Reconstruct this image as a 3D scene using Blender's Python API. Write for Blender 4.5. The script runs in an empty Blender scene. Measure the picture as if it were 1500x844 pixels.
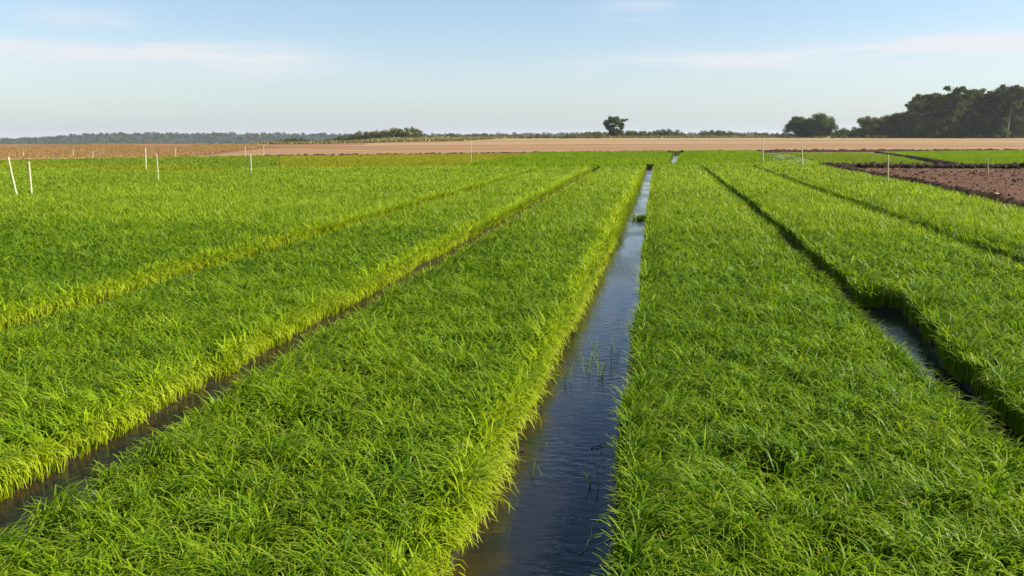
import bpy, math, random
import numpy as np
from mathutils import Vector, Matrix

R = math.radians
random.seed(7)
rng = np.random.default_rng(11)
scene = bpy.context.scene
col = scene.collection

# ------------------------------------------------------------------ camera geometry
F = 1248.0; PW, PH = 1500, 844
VX, VY = 957, 200
PIT = math.atan((PH/2-VY)/F)
YAW = math.atan((VX-PW/2)/math.hypot(F, PH/2-VY))
CZ = 2.5

def ray(px, py):
    x = px-PW/2; y = PH/2-py; z = F
    fy = z*math.cos(PIT)+y*math.sin(PIT); fz = -z*math.sin(PIT)+y*math.cos(PIT)
    return Vector((x*math.cos(YAW)-fy*math.sin(YAW), x*math.sin(YAW)+fy*math.cos(YAW), fz))

def at(px, py, z=0.0):
    """point of the plane of height z seen at a place of the photograph"""
    r = ray(px, py)
    return Vector((0, 0, CZ))+r*((z-CZ)/r.z)

def azim(px):
    r = ray(px, VY)
    return r.x/r.y                       # X / Y of a bearing

def at_depth(px, Y):
    return azim(px)*Y

# ------------------------------------------------------------------ small helpers
def tag(o, label=None, cat=None, group=None, kind=None):
    if label: o['label'] = label
    if cat: o['category'] = cat
    if group: o['group'] = group
    if kind: o['kind'] = kind
    return o

def link(name, me, mat=None, parent=None):
    o = bpy.data.objects.new(name, me); col.objects.link(o)
    if mat is not None: me.materials.append(mat)
    if parent is not None: o.parent = parent
    return o

def mesh_np(name, V, Q, attr=None, smooth=False, tri=False):
    """a mesh from numpy arrays: V (n,3), Q (m,4) or (m,3)"""
    me = bpy.data.meshes.new(name)
    k = Q.shape[1]
    me.vertices.add(len(V)); me.vertices.foreach_set('co', np.ascontiguousarray(V, dtype=np.float32).ravel())
    me.loops.add(Q.size); me.loops.foreach_set('vertex_index', np.ascontiguousarray(Q, dtype=np.int32).ravel())
    me.polygons.add(len(Q))
    me.polygons.foreach_set('loop_start', np.arange(0, Q.size, k, dtype=np.int32))
    if smooth: me.polygons.foreach_set('use_smooth', np.ones(len(Q), dtype=bool))
    if attr is not None:
        a = me.attributes.new('bl', 'FLOAT_VECTOR', 'POINT')
        a.data.foreach_set('vector', np.ascontiguousarray(attr, dtype=np.float32).ravel())
    me.update(calc_edges=True)
    return me

def vnoise(x, y, s, seed):
    """smooth value noise, 0..1"""
    g = np.random.default_rng(seed).random((256, 256))
    u = x/s; v = y/s
    i = np.floor(u).astype(int); j = np.floor(v).astype(int)
    fu = u-i; fv = v-j
    fu = fu*fu*(3-2*fu); fv = fv*fv*(3-2*fv)
    i0 = i % 256; i1 = (i+1) % 256; j0 = j % 256; j1 = (j+1) % 256
    return (g[i0, j0]*(1-fu)+g[i1, j0]*fu)*(1-fv)+(g[i0, j1]*(1-fu)+g[i1, j1]*fu)*fv

# ------------------------------------------------------------------ materials
def newmat(name):
    m = bpy.data.materials.new(name); m.use_nodes = True
    nt = m.node_tree; nt.nodes.clear()
    out = nt.nodes.new('ShaderNodeOutputMaterial')
    return m, nt, out

def N(nt, t, **kw):
    n = nt.nodes.new(t)
    for k, v in kw.items():
        if k.startswith('i_'): n.inputs[k[2:].replace('_', ' ')].default_value = v
        else: setattr(n, k, v)
    return n

def ramp(nt, fac, stops):
    r = nt.nodes.new('ShaderNodeValToRGB')
    while len(r.color_ramp.elements) < len(stops): r.color_ramp.elements.new(0.5)
    for e, (p, c) in zip(r.color_ramp.elements, stops):
        e.position = p; e.color = (*c, 1)
    nt.links.new(fac, r.inputs['Fac'])
    return r.outputs['Color']

def mixc(nt, fac, a, b, bt='MIX'):
    m = nt.nodes.new('ShaderNodeMix'); m.data_type = 'RGBA'; m.blend_type = bt
    for sock, v in ((m.inputs['Factor'], fac), (m.inputs['A'], a), (m.inputs['B'], b)):
        pass
    ins = [s for s in m.inputs if s.enabled]
    for s, v in zip((m.inputs[0], m.inputs[6], m.inputs[7]), (fac, a, b)):
        if hasattr(v, 'node'): nt.links.new(v, s)
        elif isinstance(v, (int, float)): s.default_value = v
        else: s.default_value = (*v, 1)
    return m.outputs[2]

def leaf_mat(name, dark, light, base, tip, transl=0.4, rough=0.42, spec=0.35, stemlen=0.35, tipstart=0.8, edge=None):
    """blade or leaf surface: attribute bl = (random, place along the blade, patch noise)"""
    m, nt, out = newmat(name)
    a = N(nt, 'ShaderNodeAttribute', attribute_name='bl')
    s = N(nt, 'ShaderNodeSeparateXYZ'); nt.links.new(a.outputs['Vector'], s.inputs[0])
    ad = N(nt, 'ShaderNodeMath', operation='MULTIPLY_ADD'); nt.links.new(s.outputs['X'], ad.inputs[0]); ad.inputs[1].default_value = .6
    m2 = N(nt, 'ShaderNodeMath', operation='MULTIPLY'); nt.links.new(s.outputs['Z'], m2.inputs[0]); m2.inputs[1].default_value = .4
    nt.links.new(m2.outputs[0], ad.inputs[2])
    c = mixc(nt, ad.outputs[0], dark, light)
    if edge:        # yellow edge plants, with the brightness of the sunlit strip painted into their colour
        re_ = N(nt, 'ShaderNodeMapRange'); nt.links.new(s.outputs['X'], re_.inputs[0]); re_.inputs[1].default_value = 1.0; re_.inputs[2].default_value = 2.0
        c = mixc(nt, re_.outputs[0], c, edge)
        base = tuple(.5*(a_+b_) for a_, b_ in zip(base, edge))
    r1 = N(nt, 'ShaderNodeMapRange', interpolation_type='SMOOTHSTEP'); nt.links.new(s.outputs['Y'], r1.inputs[0])
    r1.inputs[1].default_value = 0.0; r1.inputs[2].default_value = stemlen; r1.inputs[3].default_value = 1; r1.inputs[4].default_value = 0
    c = mixc(nt, r1.outputs[0], c, base)
    r2 = N(nt, 'ShaderNodeMapRange'); nt.links.new(s.outputs['Y'], r2.inputs[0])
    r2.inputs[1].default_value = tipstart; r2.inputs[2].default_value = 1.0; r2.inputs[3].default_value = 0; r2.inputs[4].default_value = .8
    c = mixc(nt, r2.outputs[0], c, tip)
    p = N(nt, 'ShaderNodeBsdfPrincipled'); p.inputs['Roughness'].default_value = rough
    p.inputs['Specular IOR Level'].default_value = spec
    nt.links.new(c, p.inputs['Base Color'])
    t = N(nt, 'ShaderNodeBsdfTranslucent')
    tc = mixc(nt, 1.0, c, (1.25, 1.2, .55), 'MULTIPLY'); nt.links.new(tc, t.inputs['Color'])
    mx = N(nt, 'ShaderNodeMixShader'); mx.inputs[0].default_value = transl
    nt.links.new(p.outputs[0], mx.inputs[1]); nt.links.new(t.outputs[0], mx.inputs[2])
    nt.links.new(mx.outputs[0], out.inputs['Surface'])
    return m

def soil_mat(name, stops, scale=3.0, bump=.4, rough=.9, stretch=None, detail=8, big=None, spec=.2):
    m, nt, out = newmat(name)
    tc = N(nt, 'ShaderNodeTexCoord'); mp = N(nt, 'ShaderNodeMapping')
    nt.links.new(tc.outputs['Object'], mp.inputs[0])
    if stretch: mp.inputs['Rotation'].default_value = (0, 0, stretch[0]); mp.inputs['Scale'].default_value = stretch[1]
    n = N(nt, 'ShaderNodeTexNoise'); n.inputs['Scale'].default_value = scale; n.inputs['Detail'].default_value = detail; n.inputs['Roughness'].default_value = .65
    nt.links.new(mp.outputs[0], n.inputs['Vector'])
    c = ramp(nt, n.outputs['Fac'], stops)
    if big:
        n2 = N(nt, 'ShaderNodeTexNoise'); n2.inputs['Scale'].default_value = big[0]; n2.inputs['Detail'].default_value = 4
        nt.links.new(mp.outputs[0], n2.inputs['Vector'])
        f = N(nt, 'ShaderNodeMapRange'); nt.links.new(n2.outputs['Fac'], f.inputs[0]); f.inputs[1].default_value = .42; f.inputs[2].default_value = .6
        c = mixc(nt, f.outputs[0], c, big[1])
    p = N(nt, 'ShaderNodeBsdfPrincipled'); p.inputs['Roughness'].default_value = rough; p.inputs['Specular IOR Level'].default_value = spec
    nt.links.new(c, p.inputs['Base Color'])
    b = N(nt, 'ShaderNodeBump'); b.inputs['Strength'].default_value = bump; b.inputs['Distance'].default_value = .15
    nt.links.new(n.outputs['Fac'], b.inputs['Height']); nt.links.new(b.outputs[0], p.inputs['Normal'])
    nt.links.new(p.outputs[0], out.inputs['Surface'])
    return m

M = {}
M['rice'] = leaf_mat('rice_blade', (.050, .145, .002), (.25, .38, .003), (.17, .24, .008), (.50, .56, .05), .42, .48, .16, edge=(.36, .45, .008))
M['rice_edge'] = M['rice']
M['rice_far'] = leaf_mat('rice_far_blade', (.070, .16, .002), (.205, .33, .003), (.15, .22, .01), (.27, .36, .01), .43, .6, .08)
M['olive'] = leaf_mat('olive_crop_blade', (.15, .20, .005), (.265, .285, .008), (.28, .23, .02), (.40, .35, .03), .4, .6, .1)
M['olive_rice'] = leaf_mat('yellowish_rice_blade', (.12, .18, .004), (.26, .31, .006), (.2, .22, .02), (.34, .36, .02), .42, .6, .1)
M['debris'] = leaf_mat('dead_leaf', (.05, .035, .012), (.20, .16, .05), (.1, .07, .03), (.2, .17, .06), .1)
M['young'] = leaf_mat('young_rice_blade', (.10, .18, .006), (.21, .29, .010), (.2, .24, .03), (.27, .33, .03), .4, .6, .13)
M['dry'] = leaf_mat('dry_grass_blade', (.28, .165, .055), (.35, .21, .07), (.30, .18, .06), (.38, .25, .09), .35)
M['scrub'] = leaf_mat('scrub_blade', (.075, .085, .02), (.26, .21, .07), (.12, .10, .03), (.3, .26, .1), .35)
M['leaf_a'] = leaf_mat('dark_green_leaf', (.024, .050, .008), (.120, .165, .028), (.03, .05, .01), (.08, .11, .02), .25, .6, .15)
M['leaf_b'] = leaf_mat('olive_green_leaf', (.030, .052, .010), (.22, .22, .05), (.03, .05, .01), (.12, .13, .03), .28, .6, .15)
M['leaf_far'] = leaf_mat('far_leaf', (.018, .036, .014), (.050, .070, .026), (.03, .05, .02), (.06, .08, .03), .2)
M['mud'] = soil_mat('wet_mud', [(.3, (.010, .008, .004)), (.7, (.034, .024, .012))], 6, .5, .6)
M['ground'] = soil_mat('dry_grass_ground', [(.3, (.16, .095, .035)), (.55, (.25, .15, .055)), (.75, (.31, .21, .085))], .25, .6, .95, None, 10, (.02, (.20, .10, .05)))
M['tan'] = soil_mat('tan_tilled_soil', [(.34, (.22, .13, .06)), (.5, (.32, .195, .09)), (.66, (.40, .26, .125))], .5, .5, .95, (R(-25), (.035, 1.0, 1)), 8, (.11, (.24, .125, .055)))
M['tan2'] = soil_mat('reddish_tilled_soil', [(.34, (.19, .09, .036)), (.5, (.30, .16, .066)), (.66, (.38, .235, .105))], .4, .5, .95, (R(-25), (.03, 1.0, 1)), 8, (.09, (.36, .24, .11)))
M['tan3'] = soil_mat('pale_stubble', [(.3, (.24, .17, .07)), (.55, (.30, .22, .10)), (.75, (.36, .27, .13))], .5, .5, .95, (R(25), (.12, 1.0, 1)), 8)
M['red'] = soil_mat('red_soil', [(.3, (.23, .10, .045)), (.6, (.29, .135, .065)), (.8, (.33, .18, .09))], .3, .5, .95)
M['brown'] = soil_mat('brown_tilled_soil', [(.28, (.052, .022, .009)), (.5, (.108, .049, .021)), (.75, (.165, .082, .038))], 2.2, .9, .9)
M['bank'] = soil_mat('dark_bank_soil', [(.3, (.018, .008, .003)), (.55, (.042, .020, .008)), (.78, (.085, .042, .02))], 2.5, .8, .9)
M['hill'] = soil_mat('wooded_hill_ground', [(.3, (.020, .034, .013)), (.7, (.036, .052, .021))], .02, .5, .95)
M['bark'] = soil_mat('grey_bark', [(.3, (.09, .075, .06)), (.7, (.24, .21, .18))], 4, .5, .9)
M['pale_bark'] = soil_mat('pale_bark', [(.3, (.22, .19, .16)), (.7, (.42, .38, .34))], 4, .4, .8)
M['twig'] = soil_mat('wet_twig_bark', [(.3, (.015, .011, .007)), (.7, (.04, .03, .02))], 20, .4, .6)

def pole_mat():
    m, nt, out = newmat('weathered_white_paint')
    tc = N(nt, 'ShaderNodeTexCoord')
    n = N(nt, 'ShaderNodeTexNoise'); n.inputs['Scale'].default_value = 9; n.inputs['Detail'].default_value = 6
    nt.links.new(tc.outputs['Object'], n.inputs['Vector'])
    c = ramp(nt, n.outputs['Fac'], [(.3, (.30, .29, .13)), (.5, (.44, .43, .22)), (.8, (.54, .53, .34))])
    p = N(nt, 'ShaderNodeBsdfPrincipled'); p.inputs['Roughness'].default_value = .6
    nt.links.new(c, p.inputs['Base Color']); nt.links.new(p.outputs[0], out.inputs['Surface'])
    return m
M['pole'] = pole_mat()

def water_mat(name, deep, shallow, ripple=1.0):
    m, nt, out = newmat(name)
    tc = N(nt, 'ShaderNodeTexCoord')
    a = N(nt, 'ShaderNodeAttribute', attribute_name='bl')
    s = N(nt, 'ShaderNodeSeparateXYZ'); nt.links.new(a.outputs['Vector'], s.inputs[0])
    nn = N(nt, 'ShaderNodeTexNoise'); nn.inputs['Scale'].default_value = 2.3; nn.inputs['Detail'].default_value = 6
    nt.links.new(tc.outputs['Object'], nn.inputs['Vector'])
    ad = N(nt, 'ShaderNodeMath', operation='ADD'); nt.links.new(s.outputs['X'], ad.inputs[0]); nt.links.new(nn.outputs['Fac'], ad.inputs[1])
    f = N(nt, 'ShaderNodeMapRange', interpolation_type='SMOOTHSTEP'); nt.links.new(ad.outputs[0], f.inputs[0]); f.inputs[1].default_value = .50; f.inputs[2].default_value = .85
    f.inputs[3].default_value = 1; f.inputs[4].default_value = 0
    c = mixc(nt, f.outputs[0], deep, shallow)
    p = N(nt, 'ShaderNodeBsdfPrincipled'); p.inputs['IOR'].default_value = 1.33; p.inputs['Roughness'].default_value = .06
    nt.links.new(c, p.inputs['Base Color'])
    mp = N(nt, 'ShaderNodeMapping'); mp.inputs['Scale'].default_value = (7, 13, 1); nt.links.new(tc.outputs['Object'], mp.inputs[0])
    n1 = N(nt, 'ShaderNodeTexNoise'); n1.inputs['Scale'].default_value = 1.0; n1.inputs['Detail'].default_value = 4
    nt.links.new(mp.outputs[0], n1.inputs['Vector'])
    mp2 = N(nt, 'ShaderNodeMapping'); mp2.inputs['Scale'].default_value = (.8, .42, 1); nt.links.new(tc.outputs['Object'], mp2.inputs[0])
    n2 = N(nt, 'ShaderNodeTexNoise'); n2.inputs['Scale'].default_value = 1.0; n2.inputs['Detail'].default_value = 3
    nt.links.new(mp2.outputs[0], n2.inputs['Vector'])
    g = N(nt, 'ShaderNodeMapRange'); nt.links.new(n2.outputs['Fac'], g.inputs[0]); g.inputs[1].default_value = .35; g.inputs[2].default_value = .65
    g.inputs[3].default_value = .04*ripple; g.inputs[4].default_value = .75*ripple
    b = N(nt, 'ShaderNodeBump'); b.inputs['Distance'].default_value = .02
    nt.links.new(g.outputs[0], b.inputs['Strength'])
    nt.links.new(n1.outputs['Fac'], b.inputs['Height']); nt.links.new(b.outputs[0], p.inputs['Normal'])
    nt.links.new(p.outputs[0], out.inputs['Surface'])
    return m
M['water'] = water_mat('ditch_water', (.014, .015, .016), (.040, .026, .010))
M['pale_water'] = water_mat('flooded_plot_water', (.09, .08, .05), (.16, .13, .08), .6)

# ------------------------------------------------------------------ terrain
def sstep(a, b, x):
    t = np.clip((x-a)/(b-a), 0, 1); return t*t*(3-2*t)

def terrain(X, Y):
    X = np.asarray(X, float); Y = np.asarray(Y, float)
    az = X/np.maximum(Y, 1.0)
    right = np.interp(Y, [-9000, 165, 300, 400, 470, 700, 9000], [0, 0, 1.35, 2.3, 2.6, 2.2, -6])
    left = np.interp(Y, [-9000, 110, 165, 200, 260, 500, 9000], [0, 0, .35, .52, .0, -16.0, -22])
    w = sstep(-.46, -.30, az)
    z = left*(1-w)+right*w
    return z

def ground_z(X, Y):
    return terrain(X, Y)-.06

ys = np.concatenate([np.linspace(-60, 160, 45), np.linspace(166, 480, 54), np.geomspace(500, 9000, 24)])
tt = np.linspace(-1, 1, 141)
VV = []
for y in ys:
    half = 260+max(0, y)*1.05
    x = tt*half
    VV.append(np.stack([x, np.full_like(x, y), ground_z(x, y)], 1))
V = np.concatenate(VV); nx = len(tt); ny = len(ys)
ii, jj = np.meshgrid(np.arange(nx-1), np.arange(ny-1))
a = (jj*nx+ii).ravel()
Q = np.stack([a, a+1, a+nx+1, a+nx], 1)
ground = link('ground', mesh_np('ground', V, Q, smooth=True), M['ground'])
tag(ground, kind='structure', label='brown dry grass land stretching to the horizon', cat='ground')

def sheet(name, poly_near, poly_far, mat, dz, nu=80, nv=16, label=None, cat='field', rough=0.0):
    """a terrain sheet between two polylines (given from left to right), following the land"""
    def res(p, n):
        p = np.array(p, float); d = np.r_[0, np.cumsum(np.hypot(*np.diff(p, axis=0).T))]
        s = np.linspace(0, d[-1], n); return np.stack([np.interp(s, d, p[:, 0]), np.interp(s, d, p[:, 1])], 1)
    A = res(poly_near, nu); B = res(poly_far, nu)
    VV = []
    for k in range(nv):
        t = k/(nv-1)
        P = A*(1-t)+B*t
        z = terrain(P[:, 0], P[:, 1])+dz
        if rough and 0 < k < nv-1: z = z+(rng.random(nu)-.5)*rough
        VV.append(np.column_stack([P, z]))
    V = np.concatenate(VV)
    ii, jj = np.meshgrid(np.arange(nu-1), np.arange(nv-1)); a = (jj*nu+ii).ravel()
    Q = np.stack([a, a+1, a+nu+1, a+nu], 1)
    o = link(name, mesh_np(name, V, Q, smooth=True), mat)
    return tag(o, kind='structure', label=label, cat=cat)

edge_near = [(-64, 77), (-56.5, 86), (-51, 93), (-45.7, 98.5), (-23.8, 116), (-.7, 137.5), (15.9, 145), (63.4, 161), (150, 195)]
# tan strip: nearer pale band, then a reddish band, then pale stubble up to the trees
sheet('tilled_field', edge_near, [(-66, 79), (-59, 90), (-56, 100), (-64, 125), (-74, 162), (-60, 195), (10, 222), (95, 236), (210, 262)],
      M['tan'], .03, 140, 30, 'pale tan tilled strip beyond the green crop')
sheet('reddish_field', [(-76, 165), (-61, 197), (10, 224), (95, 238), (212, 264)], [(-100, 205), (-55, 258), (30, 285), (120, 295), (250, 315)],
      M['tan2'], .035, 120, 24, 'reddish tilled strip behind the pale tan strip')
sheet('stubble_field', [(-100, 207), (-55, 260), (30, 287), (120, 297), (250, 317)], [(-95, 330), (-55, 345), (30, 360), (130, 365), (290, 375)],
      M['tan3'], .04, 120, 24, 'pale dry stubble in front of the tree line')
p0, p1 = at_depth(205, 178), at_depth(312, 178)
sheet('red_soil_patch', [(p0, 168), (p1, 168)], [(p0*1.16, 199), (p1*1.17, 202)], M['red'], .06, 24, 16, 'patch of red soil in the brown grass at left')
p0, p1 = at_depth(398, 180), at_depth(515, 200)
sheet('orange_soil_patch', [(p0*.99, 176), (p1*.98, 206)], [(p0*1.24, 222), (p1*1.12, 238)], M['red'], .07, 24, 16, 'orange bare soil patch in front of the shrubs')

# ------------------------------------------------------------------ beds and ditches
def pl(pts):
    p = np.array(pts, float); return lambda y: np.interp(y, p[:, 0], p[:, 1])
# edges of the grass beds: X as a function of Y (bank foot)
L2l = pl([(0, -8.30), (70, -8.10)]); L2r = pl([(0, -7.45), (70, -7.35)])
L1l = pl([(0, -4.40), (70, -4.34)]); L1r = pl([(0, -3.62), (10, -3.74), (62, -3.62)])
Cl = pl([(0, -1.13), (8, -1.08), (18, -.90), (40, -.68), (70, -.55)]); Cr = pl([(0, -.10), (8, -.15), (20, -.12), (70, .14)])
R1l = pl([(0, 2.58), (9, 2.60), (14, 2.70), (20, 2.84), (27, 2.95), (56, 3.35), (70, 3.5)])
R1r = pl([(0, 2.9), (7.3, 3.12), (9.8, 3.20), (11.2, 3.44), (12.9, 3.58), (13.0, 3.12), (14, 3.15), (20, 3.34), (33, 3.58), (56, 3.82), (70, 3.9)])
R2l = pl([(0, 6.45), (14, 6.45), (16.5, 6.25), (25, 6.25), (62, 6.95), (70, 7.05)])
R2r = pl([(0, 6.5), (14, 6.5), (15.5, 6.88), (25, 7.08), (62, 7.80), (70, 7.90)])
SLl = pl([(0, 8.4), (20, 10.2), (27, 10.9), (40, 11.8), (61, 12.3), (71, 12.8), (82, 14.6)])

HF = math.tan(math.atan(PW/2/F))
def in_view(X, Y, mar=2.6):
    """within the picture's width (with a margin for a step to the side)"""
    c, s = math.cos(YAW), math.sin(YAW)
    fwd = -s*X+c*Y; lat = c*X+s*Y
    return np.abs(lat) < fwd*HF*1.03+mar

def blades(P, z0, h, w, ld, lean, curl, segs, rnd, patch):
    """curved grass ribbons as arrays of vertices, quads and attribute"""
    n = len(P)
    L = h*1.15
    d = np.stack([np.cos(ld), np.sin(ld)], 1)
    tw = ld+math.pi/2+rng.normal(0, .6, n)
    s = np.stack([np.cos(tw), np.sin(tw)], 1)
    K = segs+1
    cx = P.copy(); cz = z0.copy()
    V = np.empty((n, K, 2, 3), np.float32); A = np.empty((n, K, 2, 3), np.float32)
    for k in range(K):
        t = k/segs
        if k:
            th = lean+curl*np.clip(((k-.5)/segs-.42)/.58, 0, 1)**1.0 if segs > 2 else lean+curl*.55*((k-.5)/segs)**1.6
            st = L/segs
            cx = cx+d*(np.sin(th)*st)[:, None]; cz = cz+np.cos(th)*st
        ww = w*(.75+.5*t if t < .5 else 1.0-(t-.5)**2*3.4)*.5
        V[:, k, 0, :2] = cx-s*ww[:, None]; V[:, k, 1, :2] = cx+s*ww[:, None]
        V[:, k, :, 2] = cz[:, None]
        A[:, k, :, 0] = rnd[:, None]; A[:, k, :, 1] = t; A[:, k, :, 2] = patch[:, None]
    base = np.arange(n)[:, None]*(2*K)
    kk = np.arange(segs)[None, :]*2
    b = base+kk
    Q = np.stack([b, b+1, b+3, b+2], -1).reshape(-1, 4)
    return V.reshape(-1, 3), Q, A.reshape(-1, 3)

BANDS = [  # y0, y1, blades per m2, blade width, segments
    (2.2, 5.6, 2200, .0118, 6), (5.6, 8.5, 1750, .0136, 5), (8.5, 13, 1200, .0165, 4), (13, 20, 760, .022, 3),
    (20, 32, 420, .030, 2), (32, 50, 210, .050, 2), (50, 72, 110, .080, 2)]

def ejit(X, Y):
    return (vnoise(X, Y, .9, 5)-.5)*.10+(vnoise(X, Y, .27, 6)-.5)*.07+rng.normal(0, .022, len(X))

def crop_points(fl, fr, y0, y1, dens, edges=None):
    ymid = np.linspace(y0, y1, 9); wid = np.maximum(fr(ymid)-fl(ymid), 0)
    xmin, xmax = fl(ymid).min(), fr(ymid).max()
    n = int((xmax-xmin)*(y1-y0)*dens)
    X = rng.uniform(xmin, xmax, n); Y = rng.uniform(y0, y1, n)
    jit = ejit(X, Y)
    l, r = fl(Y)+jit, fr(Y)+jit
    if edges:
        for fn, sg in ((fl, 1), (fr, -1)):
            if (fn is fl and not edges[0]) or (fn is fr and not edges[1]): continue
            m_ = int((y1-y0)*dens*.15*(2.2 if fn is fl else 1.7))
            Ye = rng.uniform(y0, y1, m_); je = ejit(fn(Ye), Ye)
            Xe = fn(Ye)+je+sg*rng.uniform(0, .15, m_)
            X = np.r_[X, Xe]; Y = np.r_[Y, Ye]
        jit = ejit(X, Y); l, r = fl(Y)+jit, fr(Y)+jit
    k = (X > l) & (X < r) & in_view(X, Y)
    return X[k], Y[k], (X-l)[k], (r-X)[k]

def crop(name, fl, fr, ya, yb, label, mat, hgt=.33, ledge=True, redge=True, yfar=None, zbase=.03, bands=BANDS, sun_yel=1.0, group='beds of green rice between the ditches'):
    VV, QQ, AA = [], [], []; off = 0
    for y0, y1, dens, w, segs in bands:
        a, b = max(y0, ya), min(y1, yb)
        if b <= a: continue
        X, Y, dl, dr = crop_points(fl, fr, a, b, dens, (ledge, redge))
        if not len(X): continue
        keep = np.ones(len(X), bool)
        if yfar is not None: keep &= Y < yfar(X)
        # thin spots where a seedling failed
        thin = vnoise(X, Y, .21, 31)*.65+vnoise(X, Y, .75, 32)*.35
        keep &= (rng.random(len(X)) < np.clip((thin-np.interp(Y, [5, 9, 16], [.23, .20, .14]))*6, .08, 1))
        X, Y, dl, dr = X[keep], Y[keep], dl[keep], dr[keep]
        n = len(X)
        hn = .62*vnoise(X, Y, .20, 41)+.22*vnoise(X, Y, .6, 43)+.16*vnoise(X, Y, 1.6, 42)
        amp = np.interp(Y, [5, 9, 16], [.62, .50, .34])
        h = hgt*(.93+amp*(hn-.5))*rng.uniform(.74, 1.10, n)
        ld = 2*math.pi*(2.0*vnoise(X, Y, .20, 51)+.9*vnoise(X, Y, 1.9, 52))+rng.normal(0, .8, n)
        lean = np.abs(rng.normal(.14, .15, n)); curl = rng.uniform(1.3, 3.3, n)*(.7+.5*vnoise(X, Y, .4, 61))
        for on, dd, sgn, pr in ((ledge, dl, -1, .9), (redge, dr, 1, .6)):
            if not on: continue
            k = (dd < .42) & (np.cos(ld)*sgn > 0) & (rng.random(n) < pr)
            ld[k] = math.pi-ld[k]
        # plants at a ditch lean out over the water
        for on, dd, sgn in ((ledge, dl, math.pi), (redge, dr, 0.0)):
            if not on: continue
            e = np.clip(1-dd/.16, 0, 1)*(rng.random(n) < .85)
            k = e > 0
            m_ = k.sum()
            if sgn:      # the bank on the shaded side stands steep, tips bent back over the bed, some hang out
                outw = rng.random(m_) < .16
                ld[k] = np.where(outw, sgn, 0.0)+rng.normal(0, .9, m_)
                lean[k] = lean[k]*.4; curl[k] *= np.where(outw, .7, .95)
            else:        # the sunny bank droops outwards with hooked tips
                ld[k] = rng.normal(0, .95, m_)
                lean[k] = lean[k]*.5+rng.uniform(0, .35, m_)*(rng.random(m_) < (.5 if sun_yel else .15)); curl[k] *= 1.15 if sun_yel else .9
            h[k] *= 1-(.10 if sgn else .04)*np.minimum(1, e[k]*1.6)-.15*rng.random(k.sum())
        rnd = np.clip(rng.normal(.5, .27, n), 0, 1)
        patch = np.clip(.5+(vnoise(X, Y, .9, 71)+vnoise(X, Y, 4.5, 72)+vnoise(X, Y, 16, 73)-1.5)*.75, 0, 1)
        ed = np.clip(1.7*(1-dr/np.where(Y > 13, .32, .22)), 0, 1)*sun_yel  # sunlit strip painted into blade colour, only on sun-facing right edges
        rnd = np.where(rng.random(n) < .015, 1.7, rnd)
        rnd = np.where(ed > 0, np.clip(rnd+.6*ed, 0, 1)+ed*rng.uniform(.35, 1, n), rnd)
        ww = w*rng.uniform(.7, 1.3, n)
        z0 = np.full(n, zbase)-.04*rng.random(n)
        V, Q, A = blades(np.stack([X, Y], 1), z0, h, ww, ld, lean, curl, segs, rnd, patch)
        VV.append(V); QQ.append(Q+off); AA.append(A); off += len(V)
    if not VV: return None
    me = mesh_np(name, np.concatenate(VV), np.concatenate(QQ), np.concatenate(AA), smooth=True)
    return tag(link(name, me, mat), label, 'rice crop', group, 'stuff')

def bank_block(name, fl, fr, y0, y1, top, label):
    """the low muddy bed the plants are rooted in, with sloping sides down under the water"""
    yy = np.concatenate([np.linspace(y0, 14, 40), np.linspace(14.5, y1, 60)])
    rows = []
    for y in yy:
        l, r = float(fl(y)), float(fr(y)); j = (random.random()-.5)*.05
        rows.append([(l-.03+j, y, -.05), (l+.03+j, y, top*.4), (l+.12, y, top), ((l+r)/2, y, top), (r-.12, y, top), (r-.03+j, y, top*.4), (r+.03+j, y, -.05)])
    V = np.array(rows, float).reshape(-1, 3); k = 7; n = len(yy)
    ii, jj = np.meshgrid(np.arange(k-1), np.arange(n-1)); a = (jj*k+ii).ravel()
    Q = np.stack([a, a+1, a+k+1, a+k], 1)
    return tag(link(name, mesh_np(name, V, Q), M['mud']), label, 'bed soil', kind='structure')

def canal(name, fl, fr, y0, y1, label, mat=None, nx=9, z=0.0):
    yy = np.linspace(y0, y1, 70); VV = []; AA = []
    for y in yy:
        l, r = float(fl(y))-.06, float(fr(y))+.06
        x = np.linspace(l, r, nx)
        VV.append(np.stack([x, np.full(nx, y), np.full(nx, z)], 1))
        AA.append(np.stack([np.linspace(0, 1, nx), np.full(nx, 0), np.full(nx, 0)], 1))
    ii, jj = np.meshgrid(np.arange(nx-1), np.arange(len(yy)-1)); a = (jj*nx+ii).ravel()
    Q = np.stack([a, a+1, a+nx+1, a+nx], 1)
    o = link(name, mesh_np(name, np.concatenate(VV), Q, np.concatenate(AA), smooth=True), mat or M['water'])
    return tag(o, label, 'water', kind='structure')

far_y = lambda X: np.interp(X, [-60, -52, -27.3, -27, -15.6, -4, -2, -.4, 1, 4, 8, 11, 14.5], [60, 57, 50, 57.5, 62, 62.5, 64, 68.5, 68, 67, 70, 78, 80])
EDGEL = pl([(0, -20), (20, -30), (70, -62)])
beds = [
    ('rice_crop', EDGEL, L2l, 8, 70, 'widest green rice bed at far left, holding the white poles', False, True),
    ('rice_crop', L2r, L1l, 4, 66, 'rice bed with a bright yellow edge, between the two left ditches', False, True),
    ('rice_crop', L1r, Cl, 2.2, 68.6, 'rice bed along the left bank of the wide blue ditch', True, True),
    ('rice_crop', Cr, R1l, 2.2, 68.6, 'rice bed along the right bank of the wide blue ditch', True, True),
    ('rice_crop', R1r, R2l, 4, 69, 'rice bed with a notch in its shaded left edge', True, True),
    ('rice_crop', R2r, SLl, 8, 80, 'green rice bed beside the brown ploughed plot', True, True),
]
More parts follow.
